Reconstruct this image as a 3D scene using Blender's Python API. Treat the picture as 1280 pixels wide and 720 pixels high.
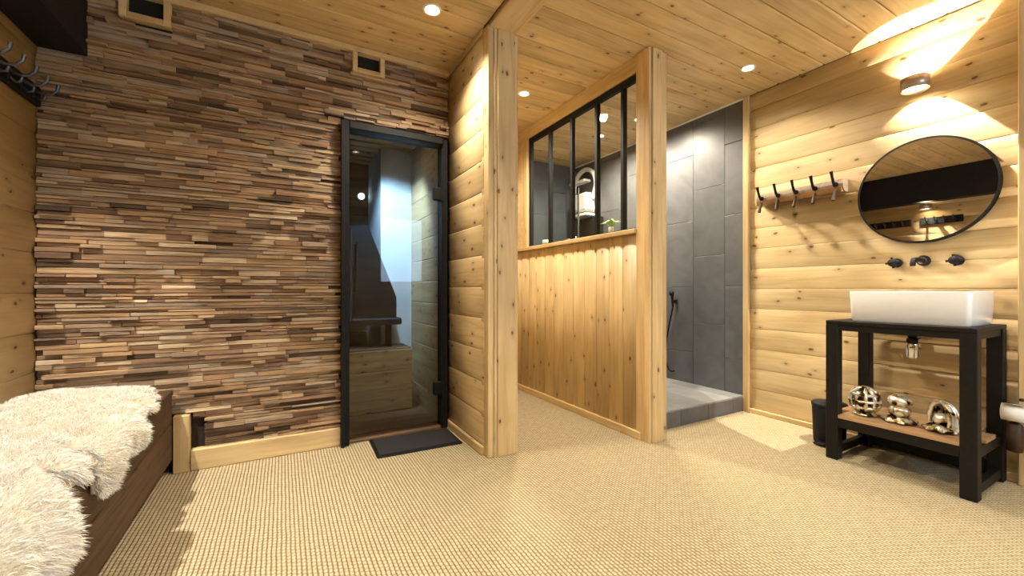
import bpy, bmesh, math, random
import numpy as np
from mathutils import Vector, Matrix
R = math.radians
random.seed(7)
rng = np.random.default_rng(7)
scene = bpy.context.scene
COL = scene.collection
for o in list(bpy.data.objects):
    bpy.data.objects.remove(o, do_unlink=True)

# ------------------------------------------------------------------ camera
CAM_H = 0.96
F_PX = 515.0
THETA = math.atan(287.0 / F_PX)
cam_d = bpy.data.cameras.new('camera')
cam = bpy.data.objects.new('camera', cam_d)
COL.objects.link(cam)
cam.location = (0, 0, CAM_H)
cam.rotation_euler = (R(90), 0, -THETA)
cam_d.sensor_width = 36.0
cam_d.lens = F_PX / 1280 * 36.0
cam_d.shift_y = 2.0 / 1280
cam_d.clip_start = 0.02
scene.camera = cam
# ------------------------------------------------------------------ world, exposure
world = bpy.data.worlds.new('world'); scene.world = world
world.use_nodes = True
world.node_tree.nodes['Background'].inputs[0].default_value = (0.58, 0.78, 1.0, 1)   # overcast daylight outside the rear window
world.node_tree.nodes['Background'].inputs[1].default_value = 8.0
WX0, WX1, WZ0, WZ1 = 1.42, 2.75, 1.05, 2.25      # window opening in the wall behind the camera (y = YR)
_pl = bpy.data.lights.new('window_portal', 'AREA'); _pl.shape = 'RECTANGLE'; _pl.size = WX1 - WX0; _pl.size_y = WZ1 - WZ0
_pl.cycles.is_portal = True
_po = bpy.data.objects.new('window_portal', _pl); COL.objects.link(_po)
_po.location = ((WX0 + WX1) / 2, -1.79, (WZ0 + WZ1) / 2); _po.rotation_euler = (R(90), 0, R(180))
vs = scene.view_settings
vs.view_transform = 'Standard'; vs.look = 'None'; vs.gamma = 1.0
vs.use_curve_mapping = False
vs.exposure = 0.62

# ------------------------------------------------------------------ dimensions (metres)
ZC = 2.48            # ceiling
YB = 2.75            # face of the reclaimed-wood wall
XL, XR = -1.0, 3.2   # side walls
YR = -1.7            # wall behind the camera
XP0, XP1 = 1.017, 1.205   # partition between sauna and corridor
XH0, XH1 = 2.0, 2.15      # half wall
YF = 4.12            # far end of corridor and shower room

# ------------------------------------------------------------------ materials
def newmat(name):
    m = bpy.data.materials.new(name); m.use_nodes = True
    nt = m.node_tree
    return m, nt, nt.nodes['Principled BSDF']

def N(nt, t, **kw):
    n = nt.nodes.new(t)
    for k, v in kw.items(): setattr(n, k, v)
    return n

def ramp(nt, stops, interp='LINEAR'):
    n = nt.nodes.new('ShaderNodeValToRGB'); cr = n.color_ramp; cr.interpolation = interp
    while len(cr.elements) < len(stops): cr.elements.new(0.5)
    for e, (p, c) in zip(cr.elements, stops):
        e.position = p; e.color = (c[0], c[1], c[2], 1)
    return n

def mixrgb(nt, mode, fac, a, b):
    n = nt.nodes.new('ShaderNodeMix'); n.data_type = 'RGBA'; n.blend_type = mode
    for sock, v in ((n.inputs[0], fac), (n.inputs[6], a), (n.inputs[7], b)):
        if isinstance(v, bpy.types.NodeSocket): nt.links.new(v, sock)
        elif isinstance(v, (int, float)): sock.default_value = v
        else: sock.default_value = (v[0], v[1], v[2], 1)
    return n.outputs[2]

def math_n(nt, op, a, b=None, c=None):
    n = nt.nodes.new('ShaderNodeMath'); n.operation = op
    for i, v in enumerate((a, b, c)):
        if v is None: continue
        if isinstance(v, bpy.types.NodeSocket): nt.links.new(v, n.inputs[i])
        else: n.inputs[i].default_value = v
    return n.outputs[0]

def simple(name, col, rough=0.5, metal=0.0, noise=0.0, nscale=30.0, bump=0.0, spec=0.5, coat=0.0):
    m, nt, b = newmat(name)
    b.inputs['Roughness'].default_value = rough
    b.inputs['Metallic'].default_value = metal
    b.inputs['Specular IOR Level'].default_value = spec
    b.inputs['Coat Weight'].default_value = coat
    tc = N(nt, 'ShaderNodeTexCoord')
    nz = N(nt, 'ShaderNodeTexNoise'); nz.inputs['Scale'].default_value = nscale; nz.inputs['Detail'].default_value = 5
    nt.links.new(tc.outputs['Object'], nz.inputs['Vector'])
    lo = tuple(max(0, c * (1 - noise)) for c in col); hi = tuple(min(1, c * (1 + noise)) for c in col)
    rp = ramp(nt, [(0.3, lo), (0.7, hi)])
    nt.links.new(nz.outputs['Fac'], rp.inputs[0])
    nt.links.new(rp.outputs[0], b.inputs['Base Color'])
    if bump:
        bp = N(nt, 'ShaderNodeBump'); bp.inputs['Strength'].default_value = bump; bp.inputs['Distance'].default_value = 0.004
        nt.links.new(nz.outputs['Fac'], bp.inputs['Height']); nt.links.new(bp.outputs[0], b.inputs['Normal'])
    return m

def wood(name, light, dark, knot=(0.13, 0.045, 0.012), knots=0.5, vary=0.12, rough=0.5, grain=1.0, axis=0, ksc=7.5):
    """pine or stained board; local axis `axis` is the grain direction"""
    m, nt, b = newmat(name)
    L = nt.links
    tc = N(nt, 'ShaderNodeTexCoord'); oi = N(nt, 'ShaderNodeObjectInfo')
    off = N(nt, 'ShaderNodeVectorMath', operation='MULTIPLY_ADD')
    cmb = N(nt, 'ShaderNodeCombineXYZ')
    for i, k in enumerate((91.0, 57.0, 33.0)):
        L.new(math_n(nt, 'MULTIPLY', oi.outputs['Random'], k), cmb.inputs[i])
    off = N(nt, 'ShaderNodeVectorMath', operation='ADD')
    L.new(tc.outputs['Object'], off.inputs[0]); L.new(cmb.outputs[0], off.inputs[1])
    def mapped(s_along, s_across, s_thick=None):
        mp = N(nt, 'ShaderNodeMapping')
        sc = [s_across] * 3; sc[axis] = s_along
        if s_thick is not None and axis == 0: sc[2] = s_thick
        mp.inputs['Scale'].default_value = sc
        L.new(off.outputs[0], mp.inputs['Vector']); return mp.outputs[0]
    nz = N(nt, 'ShaderNodeTexNoise'); nz.inputs['Scale'].default_value = 1; nz.inputs['Detail'].default_value = 6
    nz.inputs['Roughness'].default_value = 0.6; nz.inputs['Distortion'].default_value = 0.8
    L.new(mapped(1.6, 26 * grain), nz.inputs['Vector'])
    rp = ramp(nt, [(0.30, dark), (0.48, tuple((a * .4 + c * .6) for a, c in zip(dark, light))), (0.7, light)])
    L.new(nz.outputs['Fac'], rp.inputs[0])
    n2 = N(nt, 'ShaderNodeTexNoise'); n2.inputs['Scale'].default_value = 1; n2.inputs['Detail'].default_value = 2
    L.new(mapped(2.0, 5.0), n2.inputs['Vector'])
    r2 = ramp(nt, [(0.3, (0.78, 0.74, 0.68)), (0.65, (1.04, 1.03, 1.0))])
    L.new(n2.outputs['Fac'], r2.inputs[0])
    col = mixrgb(nt, 'MULTIPLY', 1.0, rp.outputs[0], r2.outputs[0])
    if knots > 0:
        vo = N(nt, 'ShaderNodeTexVoronoi'); vo.voronoi_dimensions = '2D' if axis == 0 else '3D'; vo.inputs['Scale'].default_value = 1
        n3 = N(nt, 'ShaderNodeTexNoise'); n3.inputs['Scale'].default_value = 30
        L.new(off.outputs[0], n3.inputs['Vector'])
        add = N(nt, 'ShaderNodeVectorMath', operation='MULTIPLY_ADD')
        L.new(n3.outputs['Color'], add.inputs[0]); add.inputs[1].default_value = (0.12, 0.12, 0.12)
        L.new(mapped(ksc * .8, ksc * 1.5, .4), add.inputs[2])
        L.new(add.outputs[0], vo.inputs['Vector'])
        sp = N(nt, 'ShaderNodeSeparateColor'); L.new(vo.outputs['Color'], sp.inputs[0])
        keep = math_n(nt, 'GREATER_THAN', sp.outputs[0], 1.0 - knots)
        size = math_n(nt, 'MULTIPLY_ADD', sp.outputs[1], 0.07, 0.045)
        core = math_n(nt, 'SUBTRACT', 1.0, math_n(nt, 'DIVIDE', vo.outputs['Distance'], size))
        core = math_n(nt, 'MULTIPLY', math_n(nt, 'MINIMUM', math_n(nt, 'MAXIMUM', math_n(nt, 'MULTIPLY', core, 3.0), 0.0), 1.0), keep)
        halo = math_n(nt, 'SUBTRACT', 1.0, math_n(nt, 'DIVIDE', vo.outputs['Distance'], 0.26))
        halo = math_n(nt, 'MULTIPLY', math_n(nt, 'MAXIMUM', halo, 0.0), keep)
        col = mixrgb(nt, 'MIX', math_n(nt, 'MULTIPLY', halo, 0.55), col, tuple(a * .55 for a in dark))
        col = mixrgb(nt, 'MIX', math_n(nt, 'MULTIPLY', core, 0.88), col, knot)
    val = math_n(nt, 'MULTIPLY_ADD', oi.outputs['Random'], 2 * vary, 1 - vary)
    hs = N(nt, 'ShaderNodeHueSaturation'); L.new(val, hs.inputs['Value']); L.new(col, hs.inputs['Color'])
    L.new(hs.outputs[0], b.inputs['Base Color'])
    b.inputs['Roughness'].default_value = rough
    bp = N(nt, 'ShaderNodeBump'); bp.inputs['Strength'].default_value = 0.25; bp.inputs['Distance'].default_value = 0.003
    L.new(nz.outputs['Fac'], bp.inputs['Height']); L.new(bp.outputs[0], b.inputs['Normal'])
    return m

def strip_mat():
    """weathered reclaimed-wood strips: the tone of each strip comes from its own face attribute"""
    m, nt, b = newmat('reclaimed_wood')
    L = nt.links
    at = N(nt, 'ShaderNodeAttribute'); at.attribute_name = 'tone'
    rp = ramp(nt, [(0.0, (0.045, 0.028, 0.018)), (0.10, (0.14, 0.08, 0.046)), (0.25, (0.27, 0.17, 0.10)),
                   (0.40, (0.215, 0.158, 0.112)), (0.52, (0.36, 0.245, 0.135)), (0.66, (0.29, 0.175, 0.095)),
                   (0.78, (0.39, 0.28, 0.17)), (0.90, (0.29, 0.235, 0.185)), (1.0, (0.55, 0.43, 0.285))])
    L.new(at.outputs['Fac'], rp.inputs[0])
    geo = N(nt, 'ShaderNodeNewGeometry')
    mp = N(nt, 'ShaderNodeMapping'); mp.inputs['Scale'].default_value = (5, 40, 110)
    L.new(geo.outputs['Position'], mp.inputs['Vector'])
    nz = N(nt, 'ShaderNodeTexNoise'); nz.inputs['Scale'].default_value = 1; nz.inputs['Detail'].default_value = 6; nz.inputs['Distortion'].default_value = 0.7
    L.new(mp.outputs[0], nz.inputs['Vector'])
    r2 = ramp(nt, [(0.28, (0.45, 0.40, 0.37)), (0.5, (1.08, 1.05, 1.0)), (0.75, (1.5, 1.46, 1.4))])
    L.new(nz.outputs['Fac'], r2.inputs[0])
    col = mixrgb(nt, 'MULTIPLY', 1.0, rp.outputs[0], r2.outputs[0])
    L.new(col, b.inputs['Base Color'])
    b.inputs['Roughness'].default_value = 0.75
    bp = N(nt, 'ShaderNodeBump'); bp.inputs['Strength'].default_value = 0.6; bp.inputs['Distance'].default_value = 0.004
    L.new(nz.outputs['Fac'], bp.inputs['Height']); L.new(bp.outputs[0], b.inputs['Normal'])
    return m

def carpet_mat():
    m, nt, b = newmat('woven_sisal')
    L = nt.links
    tc = N(nt, 'ShaderNodeTexCoord'); sx = N(nt, 'ShaderNodeSeparateXYZ')
    nzd = N(nt, 'ShaderNodeTexNoise'); nzd.inputs['Scale'].default_value = 9
    L.new(tc.outputs['Object'], nzd.inputs['Vector'])
    ad = N(nt, 'ShaderNodeVectorMath', operation='MULTIPLY_ADD')
    L.new(nzd.outputs['Color'], ad.inputs[0]); ad.inputs[1].default_value = (0.006, 0.012, 0); L.new(tc.outputs['Object'], ad.inputs[2])
    L.new(ad.outputs[0], sx.inputs[0])
    u = math_n(nt, 'DIVIDE', sx.outputs['X'], 0.0155)
    row = math_n(nt, 'FLOOR', u)
    rib = math_n(nt, 'MULTIPLY', math_n(nt, 'ABSOLUTE', math_n(nt, 'SUBTRACT', math_n(nt, 'FRACT', u), 0.5)), 2.0)
    v = math_n(nt, 'ADD', math_n(nt, 'DIVIDE', sx.outputs['Y'], 0.021), math_n(nt, 'MULTIPLY', row, 0.37))
    dot = math_n(nt, 'MULTIPLY', math_n(nt, 'ABSOLUTE', math_n(nt, 'SUBTRACT', math_n(nt, 'FRACT', v), 0.5)), 2.0)
    h = math_n(nt, 'SUBTRACT', 1.0, math_n(nt, 'POWER', rib, 2.6))
    h2 = math_n(nt, 'SUBTRACT', 1.0, math_n(nt, 'MULTIPLY', math_n(nt, 'POWER', dot, 3.0), 0.55))
    hh = math_n(nt, 'MULTIPLY', h, h2)
    fz = N(nt, 'ShaderNodeTexNoise'); fz.inputs['Scale'].default_value = 170; fz.inputs['Detail'].default_value = 4
    L.new(tc.outputs['Object'], fz.inputs['Vector'])
    hh2 = math_n(nt, 'ADD', hh, math_n(nt, 'MULTIPLY', math_n(nt, 'SUBTRACT', fz.outputs['Fac'], 0.5), 0.9))
    rp = ramp(nt, [(0.0, (0.13, 0.084, 0.040)), (0.35, (0.30, 0.228, 0.128)), (0.75, (0.49, 0.412, 0.262)), (1.0, (0.60, 0.53, 0.37))])
    L.new(hh2, rp.inputs[0])
    lz = N(nt, 'ShaderNodeTexNoise'); lz.inputs['Scale'].default_value = 35; lz.inputs['Detail'].default_value = 3
    L.new(tc.outputs['Object'], lz.inputs['Vector'])
    r2 = ramp(nt, [(0.3, (0.85, 0.83, 0.8)), (0.7, (1.05, 1.05, 1.05))]); L.new(lz.outputs['Fac'], r2.inputs[0])
    L.new(mixrgb(nt, 'MULTIPLY', 1.0, rp.outputs[0], r2.outputs[0]), b.inputs['Base Color'])
    b.inputs['Roughness'].default_value = 0.85; b.inputs['Specular IOR Level'].default_value = 0.2
    bp = N(nt, 'ShaderNodeBump'); bp.inputs['Strength'].default_value = 0.7; bp.inputs['Distance'].default_value = 0.004
    L.new(hh2, bp.inputs['Height']); L.new(bp.outputs[0], b.inputs['Normal'])
    return m

def tile_mat(name, col):
    m, nt, b = newmat(name)
    L = nt.links
    tc = N(nt, 'ShaderNodeTexCoord'); oi = N(nt, 'ShaderNodeObjectInfo')
    cmb = N(nt, 'ShaderNodeCombineXYZ')
    for i, k in enumerate((41.0, 77.0, 13.0)): L.new(math_n(nt, 'MULTIPLY', oi.outputs['Random'], k), cmb.inputs[i])
    off = N(nt, 'ShaderNodeVectorMath', operation='ADD')
    L.new(tc.outputs['Object'], off.inputs[0]); L.new(cmb.outputs[0], off.inputs[1])
    nz = N(nt, 'ShaderNodeTexNoise'); nz.inputs['Scale'].default_value = 4; nz.inputs['Detail'].default_value = 8; nz.inputs['Distortion'].default_value = 1.5
    L.new(off.outputs[0], nz.inputs['Vector'])
    rp = ramp(nt, [(0.3, tuple(c * .82 for c in col)), (0.5, col), (0.72, tuple(c * 1.16 for c in col))])
    L.new(nz.outputs['Fac'], rp.inputs[0])
    val = math_n(nt, 'MULTIPLY_ADD', oi.outputs['Random'], 0.25, 0.88)
    hs = N(nt, 'ShaderNodeHueSaturation'); L.new(val, hs.inputs['Value']); L.new(rp.outputs[0], hs.inputs['Color'])
    L.new(hs.outputs[0], b.inputs['Base Color'])
    b.inputs['Roughness'].default_value = 0.42
    bp = N(nt, 'ShaderNodeBump'); bp.inputs['Strength'].default_value = 0.2; bp.inputs['Distance'].default_value = 0.003
    L.new(nz.outputs['Fac'], bp.inputs['Height']); L.new(bp.outputs[0], b.inputs['Normal'])
    return m

def pane_mat(name, tint, ior=1.5):
    m, nt, b = newmat(name)
    nt.nodes.remove(b); out = nt.nodes['Material Output']
    tr = N(nt, 'ShaderNodeBsdfTransparent'); tr.inputs[0].default_value = (*tint, 1)
    gl = N(nt, 'ShaderNodeBsdfGlossy'); gl.inputs['Roughness'].default_value = 0.02
    fr = N(nt, 'ShaderNodeFresnel'); fr.inputs[0].default_value = ior
    mx = N(nt, 'ShaderNodeMixShader')
    gm = N(nt, 'ShaderNodeNewGeometry')    # reflect at the outer face only
    nt.links.new(math_n(nt, 'MULTIPLY', fr.outputs[0], math_n(nt, 'SUBTRACT', 1.0, gm.outputs['Backfacing'])), mx.inputs[0]); nt.links.new(tr.outputs[0], mx.inputs[1]); nt.links.new(gl.outputs[0], mx.inputs[2])
    nt.links.new(mx.outputs[0], out.inputs[0])
    return m

def emit_mat(name, col, s):
    m, nt, b = newmat(name)
    b.inputs['Base Color'].default_value = (*col, 1)
    b.inputs['Emission Color'].default_value = (*col, 1); b.inputs['Emission Strength'].default_value = s
    return m

def fur_mat():
    m, nt, b = newmat('sheepskin_wool')
    L = nt.links
    at = N(nt, 'ShaderNodeAttribute'); at.attribute_name = 'tone'
    rp = ramp(nt, [(0.0, (0.66, 0.57, 0.44)), (0.4, (0.84, 0.79, 0.69)), (1.0, (0.93, 0.91, 0.87))])
    L.new(at.outputs['Fac'], rp.inputs[0]); L.new(rp.outputs[0], b.inputs['Base Color'])
    b.inputs['Roughness'].default_value = 0.8; b.inputs['Specular IOR Level'].default_value = 0.15
    b.inputs['Sheen Weight'].default_value = 0.3
    return m

M = {}
PINE_L, PINE_D = (0.74, 0.585, 0.345), (0.57, 0.405, 0.195)
M['pine'] = wood('pine_board', PINE_L, PINE_D, knots=0.34)
M['pine_ceil'] = wood('pine_ceiling_board', (0.73, 0.56, 0.31), (0.54, 0.37, 0.165), knots=0.36, vary=0.10)
M['pine_trim'] = wood('pine_trim', (0.72, 0.555, 0.31), (0.55, 0.385, 0.18), knots=0.3, vary=0.06)
for ax, nm in ((1, 'pine_trim_y'), (2, 'pine_trim_z')):
    M[nm] = wood(nm, (0.72, 0.555, 0.31), (0.55, 0.385, 0.18), knots=0.6, vary=0.06, axis=ax)
M['bench_wood'] = wood('dark_bench_wood', (0.10, 0.050, 0.020), (0.022, 0.011, 0.005), knot=(0.01, 0.005, 0.003), knots=0.3, grain=1.5, rough=0.65)
M['shelf_wood'] = wood('shelf_wood', (0.48, 0.31, 0.17), (0.30, 0.17, 0.08), knots=0.1)
M['log'] = wood('aged_log', (0.30, 0.24, 0.18), (0.15, 0.10, 0.06), knots=0.2)
M['log_cut'] = wood('log_cut_face', (0.30, 0.15, 0.055), (0.17, 0.08, 0.028), knots=0.2)
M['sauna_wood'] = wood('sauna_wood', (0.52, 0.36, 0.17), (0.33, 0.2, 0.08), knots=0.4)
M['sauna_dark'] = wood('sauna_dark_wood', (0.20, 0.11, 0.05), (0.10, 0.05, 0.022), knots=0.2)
M['strip'] = strip_mat()
M['backing'] = simple('dark_backing', (0.022, 0.014, 0.010), 0.9, noise=0.3)
M['groove'] = simple('board_groove', (0.12, 0.066, 0.025), 0.8, noise=0.2)
M['carpet'] = carpet_mat()
M['tile'] = tile_mat('slate_tile', (0.105, 0.110, 0.120))
M['tile_floor'] = tile_mat('slate_floor_tile', (0.24, 0.245, 0.25))
M['grout'] = simple('grout', (0.30, 0.295, 0.285), 0.9, noise=0.1)
M['black'] = simple('black_metal', (0.009, 0.009, 0.010), 0.6, spec=.2, noise=0.2, metal=0.0)
M['black_beam'] = simple('black_beam_paint', (0.010, 0.010, 0.012), 0.6, spec=.25, noise=0.35, nscale=60, bump=0.1)
M['black_stain'] = simple('black_stained_wood', (0.006, 0.005, 0.005), 0.55, spec=.3, noise=0.4, nscale=40, bump=0.2)
M['void'] = simple('vent_dark', (0.008, 0.008, 0.010), 0.9)
M['mat'] = simple('mat_pile', (0.020, 0.019, 0.020), 0.95, noise=0.6, nscale=300, bump=0.8)
M['ceramic'] = simple('white_ceramic', (0.86, 0.86, 0.85), 0.12, noise=0.01, coat=0.3)
M['white'] = simple('white_enamel', (0.80, 0.78, 0.73), 0.4, noise=0.03)
M['paper'] = simple('tissue_paper', (0.85, 0.84, 0.82), 0.9, noise=0.03, bump=0.2)
M['chrome'] = simple('chrome', (0.75, 0.75, 0.76), 0.12, metal=1.0, noise=0.02)
M['hook_metal'] = simple('hook_metal', (0.10, 0.105, 0.14), 0.3, metal=0.9, noise=0.2)
M['bronze'] = simple('aged_bronze', (0.045, 0.024, 0.012), 0.5, metal=0.2, noise=0.3)
M['mirror'] = simple('mirror_glass', (0.93, 0.93, 0.93), 0.01, metal=1.0)
M['silver_gold'] = None
M['leaf'] = simple('plant_leaf', (0.22, 0.42, 0.06), 0.5, noise=0.3, nscale=60)
M['pane'] = pane_mat('clear_pane', (0.93, 0.95, 0.95), 1.4)
M['door_pane'] = pane_mat('tinted_pane', (0.72, 0.72, 0.70), 1.5)
M['screen_pane'] = pane_mat('screen_pane', (0.86, 0.9, 0.9), 1.3)
M['fur'] = fur_mat()
M['hide'] = simple('sheep_hide', (0.78, 0.70, 0.56), 0.9, noise=0.1)
M['plaster'] = simple('pale_plaster', (0.52, 0.55, 0.56), 0.7, noise=0.12, nscale=5)
M['bulb'] = emit_mat('lamp_lens', (1.0, 0.80, 0.50), 30)
M['bulb_far'] = emit_mat('downlight_lens', (1.0, 0.80, 0.48), 14)
M['cool_bulb'] = emit_mat('cool_lens', (0.55, 0.8, 1.0), 9)
M['lamp_metal'] = simple('lamp_metal', (0.45, 0.36, 0.27), 0.35, metal=0.7, noise=0.1)

def ornament_mat():
    m, nt, b = newmat('silver_gold_leaf'); L = nt.links
    tc = N(nt, 'ShaderNodeTexCoord')
    nz = N(nt, 'ShaderNodeTexNoise'); nz.inputs['Scale'].default_value = 26; nz.inputs['Detail'].default_value = 4
    L.new(tc.outputs['Object'], nz.inputs['Vector'])
    rp = ramp(nt, [(0.40, (0.03, 0.02, 0.012)), (0.46, (0.5, 0.36, 0.15)), (0.53, (0.85, 0.82, 0.75)), (0.62, (0.9, 0.88, 0.84))])
    L.new(nz.outputs['Fac'], rp.inputs[0]); L.new(rp.outputs[0], b.inputs['Base Color'])
    b.inputs['Metallic'].default_value = 0.7; b.inputs['Roughness'].default_value = 0.18
    bp = N(nt, 'ShaderNodeBump'); bp.inputs['Strength'].default_value = 0.6; bp.inputs['Distance'].default_value = 0.006
    L.new(nz.outputs['Fac'], bp.inputs['Height']); L.new(bp.outputs[0], b.inputs['Normal'])
    return m
M['silver_gold'] = ornament_mat()

# ------------------------------------------------------------------ mesh helpers
class MB:
    def __init__(self): self.v = []; self.f = []; self.s = []
    def add(self, verts, faces, smooth=False):
        o = len(self.v)
        self.v += [tuple(p) for p in verts]
        self.f += [tuple(i + o for i in f) for f in faces]
        self.s += [smooth] * len(faces)
        return self
    def box(self, x0, x1, y0, y1, z0, z1, b=0.0):
        if b <= 0:
            v = [(x, y, z) for z in (z0, z1) for y in (y0, y1) for x in (x0, x1)]
            f = [(0, 2, 3, 1), (4, 5, 7, 6), (0, 1, 5, 4), (2, 6, 7, 3), (0, 4, 6, 2), (1, 3, 7, 5)]
            return self.add(v, f)
        bm = bmesh.new(); bmesh.ops.create_cube(bm, size=1)
        for vv in bm.verts:
            vv.co = Vector(((x0 + x1) / 2 + vv.co.x * (x1 - x0), (y0 + y1) / 2 + vv.co.y * (y1 - y0), (z0 + z1) / 2 + vv.co.z * (z1 - z0)))
        bmesh.ops.bevel(bm, geom=list(bm.edges), offset=b, segments=1, affect='EDGES')
        return self.bm(bm)
    def bm(self, bm, smooth=False):
        bm.verts.index_update()
        self.add([v.co[:] for v in bm.verts], [tuple(v.index for v in f.verts) for f in bm.faces], smooth)
        bm.free(); return self
    def tube(self, pts, rad, n=8, cap=True, smooth=True):
        pts = [Vector(p) for p in pts]; k = len(pts)
        rads = rad if isinstance(rad, (list, tuple)) else [rad] * k
        vs = []; ref = None
        for i, p in enumerate(pts):
            d = (pts[min(i + 1, k - 1)] - pts[max(i - 1, 0)]).normalized()
            if ref is None:
                ref = Vector((0, 0, 1)) if abs(d.z) < 0.9 else Vector((1, 0, 0))
            a = (ref - d * ref.dot(d)).normalized(); c = d.cross(a); ref = a
            for j in range(n):
                t = 2 * math.pi * j / n
                vs.append(p + (a * math.cos(t) + c * math.sin(t)) * rads[i])
        fs = [(i * n + j, i * n + (j + 1) % n, (i + 1) * n + (j + 1) % n, (i + 1) * n + j) for i in range(k - 1) for j in range(n)]
        self.add(vs, fs, smooth)
        if cap:
            self.add([vs[j] for j in range(n)], [tuple(range(n - 1, -1, -1))])
            self.add([vs[(k - 1) * n + j] for j in range(n)], [tuple(range(n))])
        return self
    def lathe(self, prof, n=24, origin=(0, 0, 0), axis='Z', smooth=True, mod=None, cap=False):
        """prof: (r, h) list around the axis"""
        vs = []
        for i, (r, h) in enumerate(prof):
            for j in range(n):
                t = 2 * math.pi * j / n
                rr = r * (mod(t, h) if mod else 1)
                a, c = rr * math.cos(t), rr * math.sin(t)
                p = {'Z': (a, c, h), 'X': (h, a, c), 'Y': (c, h, a)}[axis]
                vs.append(tuple(q + o for q, o in zip(p, origin)))
        k = len(prof)
        fs = [(i * n + j, i * n + (j + 1) % n, (i + 1) * n + (j + 1) % n, (i + 1) * n + j) for i in range(k - 1) for j in range(n)]
        self.add(vs, fs, smooth)
        for i, rev in ((0, True), (k - 1, False)):
            if cap and prof[i][0] > 1e-5:
                self.add([vs[i * n + j] for j in range(n)], [tuple(range(n - 1, -1, -1)) if rev else tuple(range(n))])
        return self
    def prism(self, poly, axis, a, b):
        """extrude a 2D polygon (in the other two axes, in xyz order) from a to b"""
        n = len(poly)
        def mk(p, h):
            return {'X': (h, p[0], p[1]), 'Y': (p[0], h, p[1]), 'Z': (p[0], p[1], h)}[axis]
        v = [mk(p, a) for p in poly] + [mk(p, b) for p in poly]
        f = [tuple(range(n)), tuple(range(2 * n - 1, n - 1, -1))] + [(i, i + n, (i + 1) % n + n, (i + 1) % n) for i in range(n)]
        return self.add(v, f)
    def mesh(self, name, mat):
        me = bpy.data.meshes.new(name)
        me.from_pydata(self.v, [], self.f)
        me.polygons.foreach_set('use_smooth', self.s)
        bm = bmesh.new(); bm.from_mesh(me)
        bmesh.ops.recalc_face_normals(bm, faces=bm.faces); bm.to_mesh(me); bm.free()
        me.materials.append(mat); me.update()
        return me
    def build(self, name, mat, parent=None, loc=None):
        return link(name, self.mesh(name, mat), parent, loc)

def link(name, data, parent=None, loc=None, rot=None):
    o = bpy.data.objects.new(name, data); COL.objects.link(o)
    if loc is not None: o.location = loc
    if rot is not None: o.rotation_euler = rot
    if parent is not None: o.parent = parent
    return o

def tag(o, label, cat, group=None, kind=None):
    o['label'] = label; o['category'] = cat
    if group: o['group'] = group
    if kind: o['kind'] = kind
    return o
def thing(name, label, cat, loc=(0, 0, 0), rotz=0, group=None, kind=None):
    return tag(link(name, None, None, loc, (0, 0, rotz)), label, cat, group, kind)
def copy_tree(o, parent=None):
    c = o.copy(); COL.objects.link(c); c.parent = parent
    for ch in list(o.children): copy_tree(ch, c)
    return c

# ---- boards: local X = length, Y = width, Z = thickness with the face up
_board_cache = {}
def board_mesh(length, width, thick, bev, mat, depth=None):
    key = (round(length, 3), round(width, 3), thick, bev, mat.name)
    if key in _board_cache: return _board_cache[key]
    L, W, T = length / 2, width / 2, thick
    d = depth if depth else bev * 0.55
    prof = [(-W, 0), (W, 0), (W, T - d), (W - bev, T), (-W + bev, T), (-W, T - d)]
    if bev >= .0095:      # softly crowned plank face
        prof = [(-W, 0), (W, 0)] + [(W * u, T - .0075 * abs(u) ** 3.2) for u in (1, .94, .84, .68, .4, 0, -.4, -.68, -.84, -.94, -1)]
    me = MB().prism([(y, z) for y, z in prof], 'X', -L, L).mesh('board', mat)
    if bev >= .0095:
        me.polygons.foreach_set('use_smooth', [False, False] + [2 <= i <= 11 for i in range(len(prof))])
    _board_cache[key] = me
    return me
def board(name, parent, mat, center, along, across, length, width, thick=0.016, bev=0.006):
    """center: middle of the back of the board, along/across: world axes as vectors; face = along x across"""
    a = Vector(along); c = Vector(across); n = a.cross(c)
    o = link(name, board_mesh(length, width, thick, bev, mat), parent)
    o.matrix_local = Matrix(((a.x, c.x, n.x, center[0]), (a.y, c.y, n.y, center[1]), (a.z, c.z, n.z, center[2]), (0, 0, 0, 1)))
    return o

X, Y, Z = (1, 0, 0), (0, 1, 0), (0, 0, 1)
nX, nY, nZ = (-1, 0, 0), (0, -1, 0), (0, 0, -1)

# ================================================================== STRUCTURE
fl = MB().box(XL - .1, XR + .1, YR - .1, YF + .1, -0.1, 0.0).build('floor', M['carpet'])
tag(fl, 'beige woven sisal carpet floor with fine ribs', 'floor', kind='structure')

# ceiling --------------------------------------------------------
ce = MB().box(XL - .1, XR + .1, YR - .1, YF + .1, ZC + .016, ZC + .1).build('ceiling', M['groove'])
tag(ce, 'pine board ceiling with recessed downlights', 'ceiling', kind='structure')
W = 0.148
y = YR
while y < YF:
    w = min(W, YF - y)
    if y < YB:
        board('plank', ce, M['pine_ceil'], ((XL + XP0) / 2, y + w / 2, ZC + .016), X, nY, XP0 - XL, w - .003, .016, .008)
    board('plank', ce, M['pine_ceil'], ((XP1 + XR) / 2, y + w / 2, ZC + .016), X, nY, XR - XP1, w - .003, .016, .008)
    y += W
# beam over the partition line
bm_ = MB().box(XP0 + .012, XP1, YR, 2.12, ZC - .022, ZC + .015, .004).build('trim_1', M['pine_trim_y'])
tag(bm_, 'flat pine ceiling beam running from the sauna-side post', 'beam', kind='structure')

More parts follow.
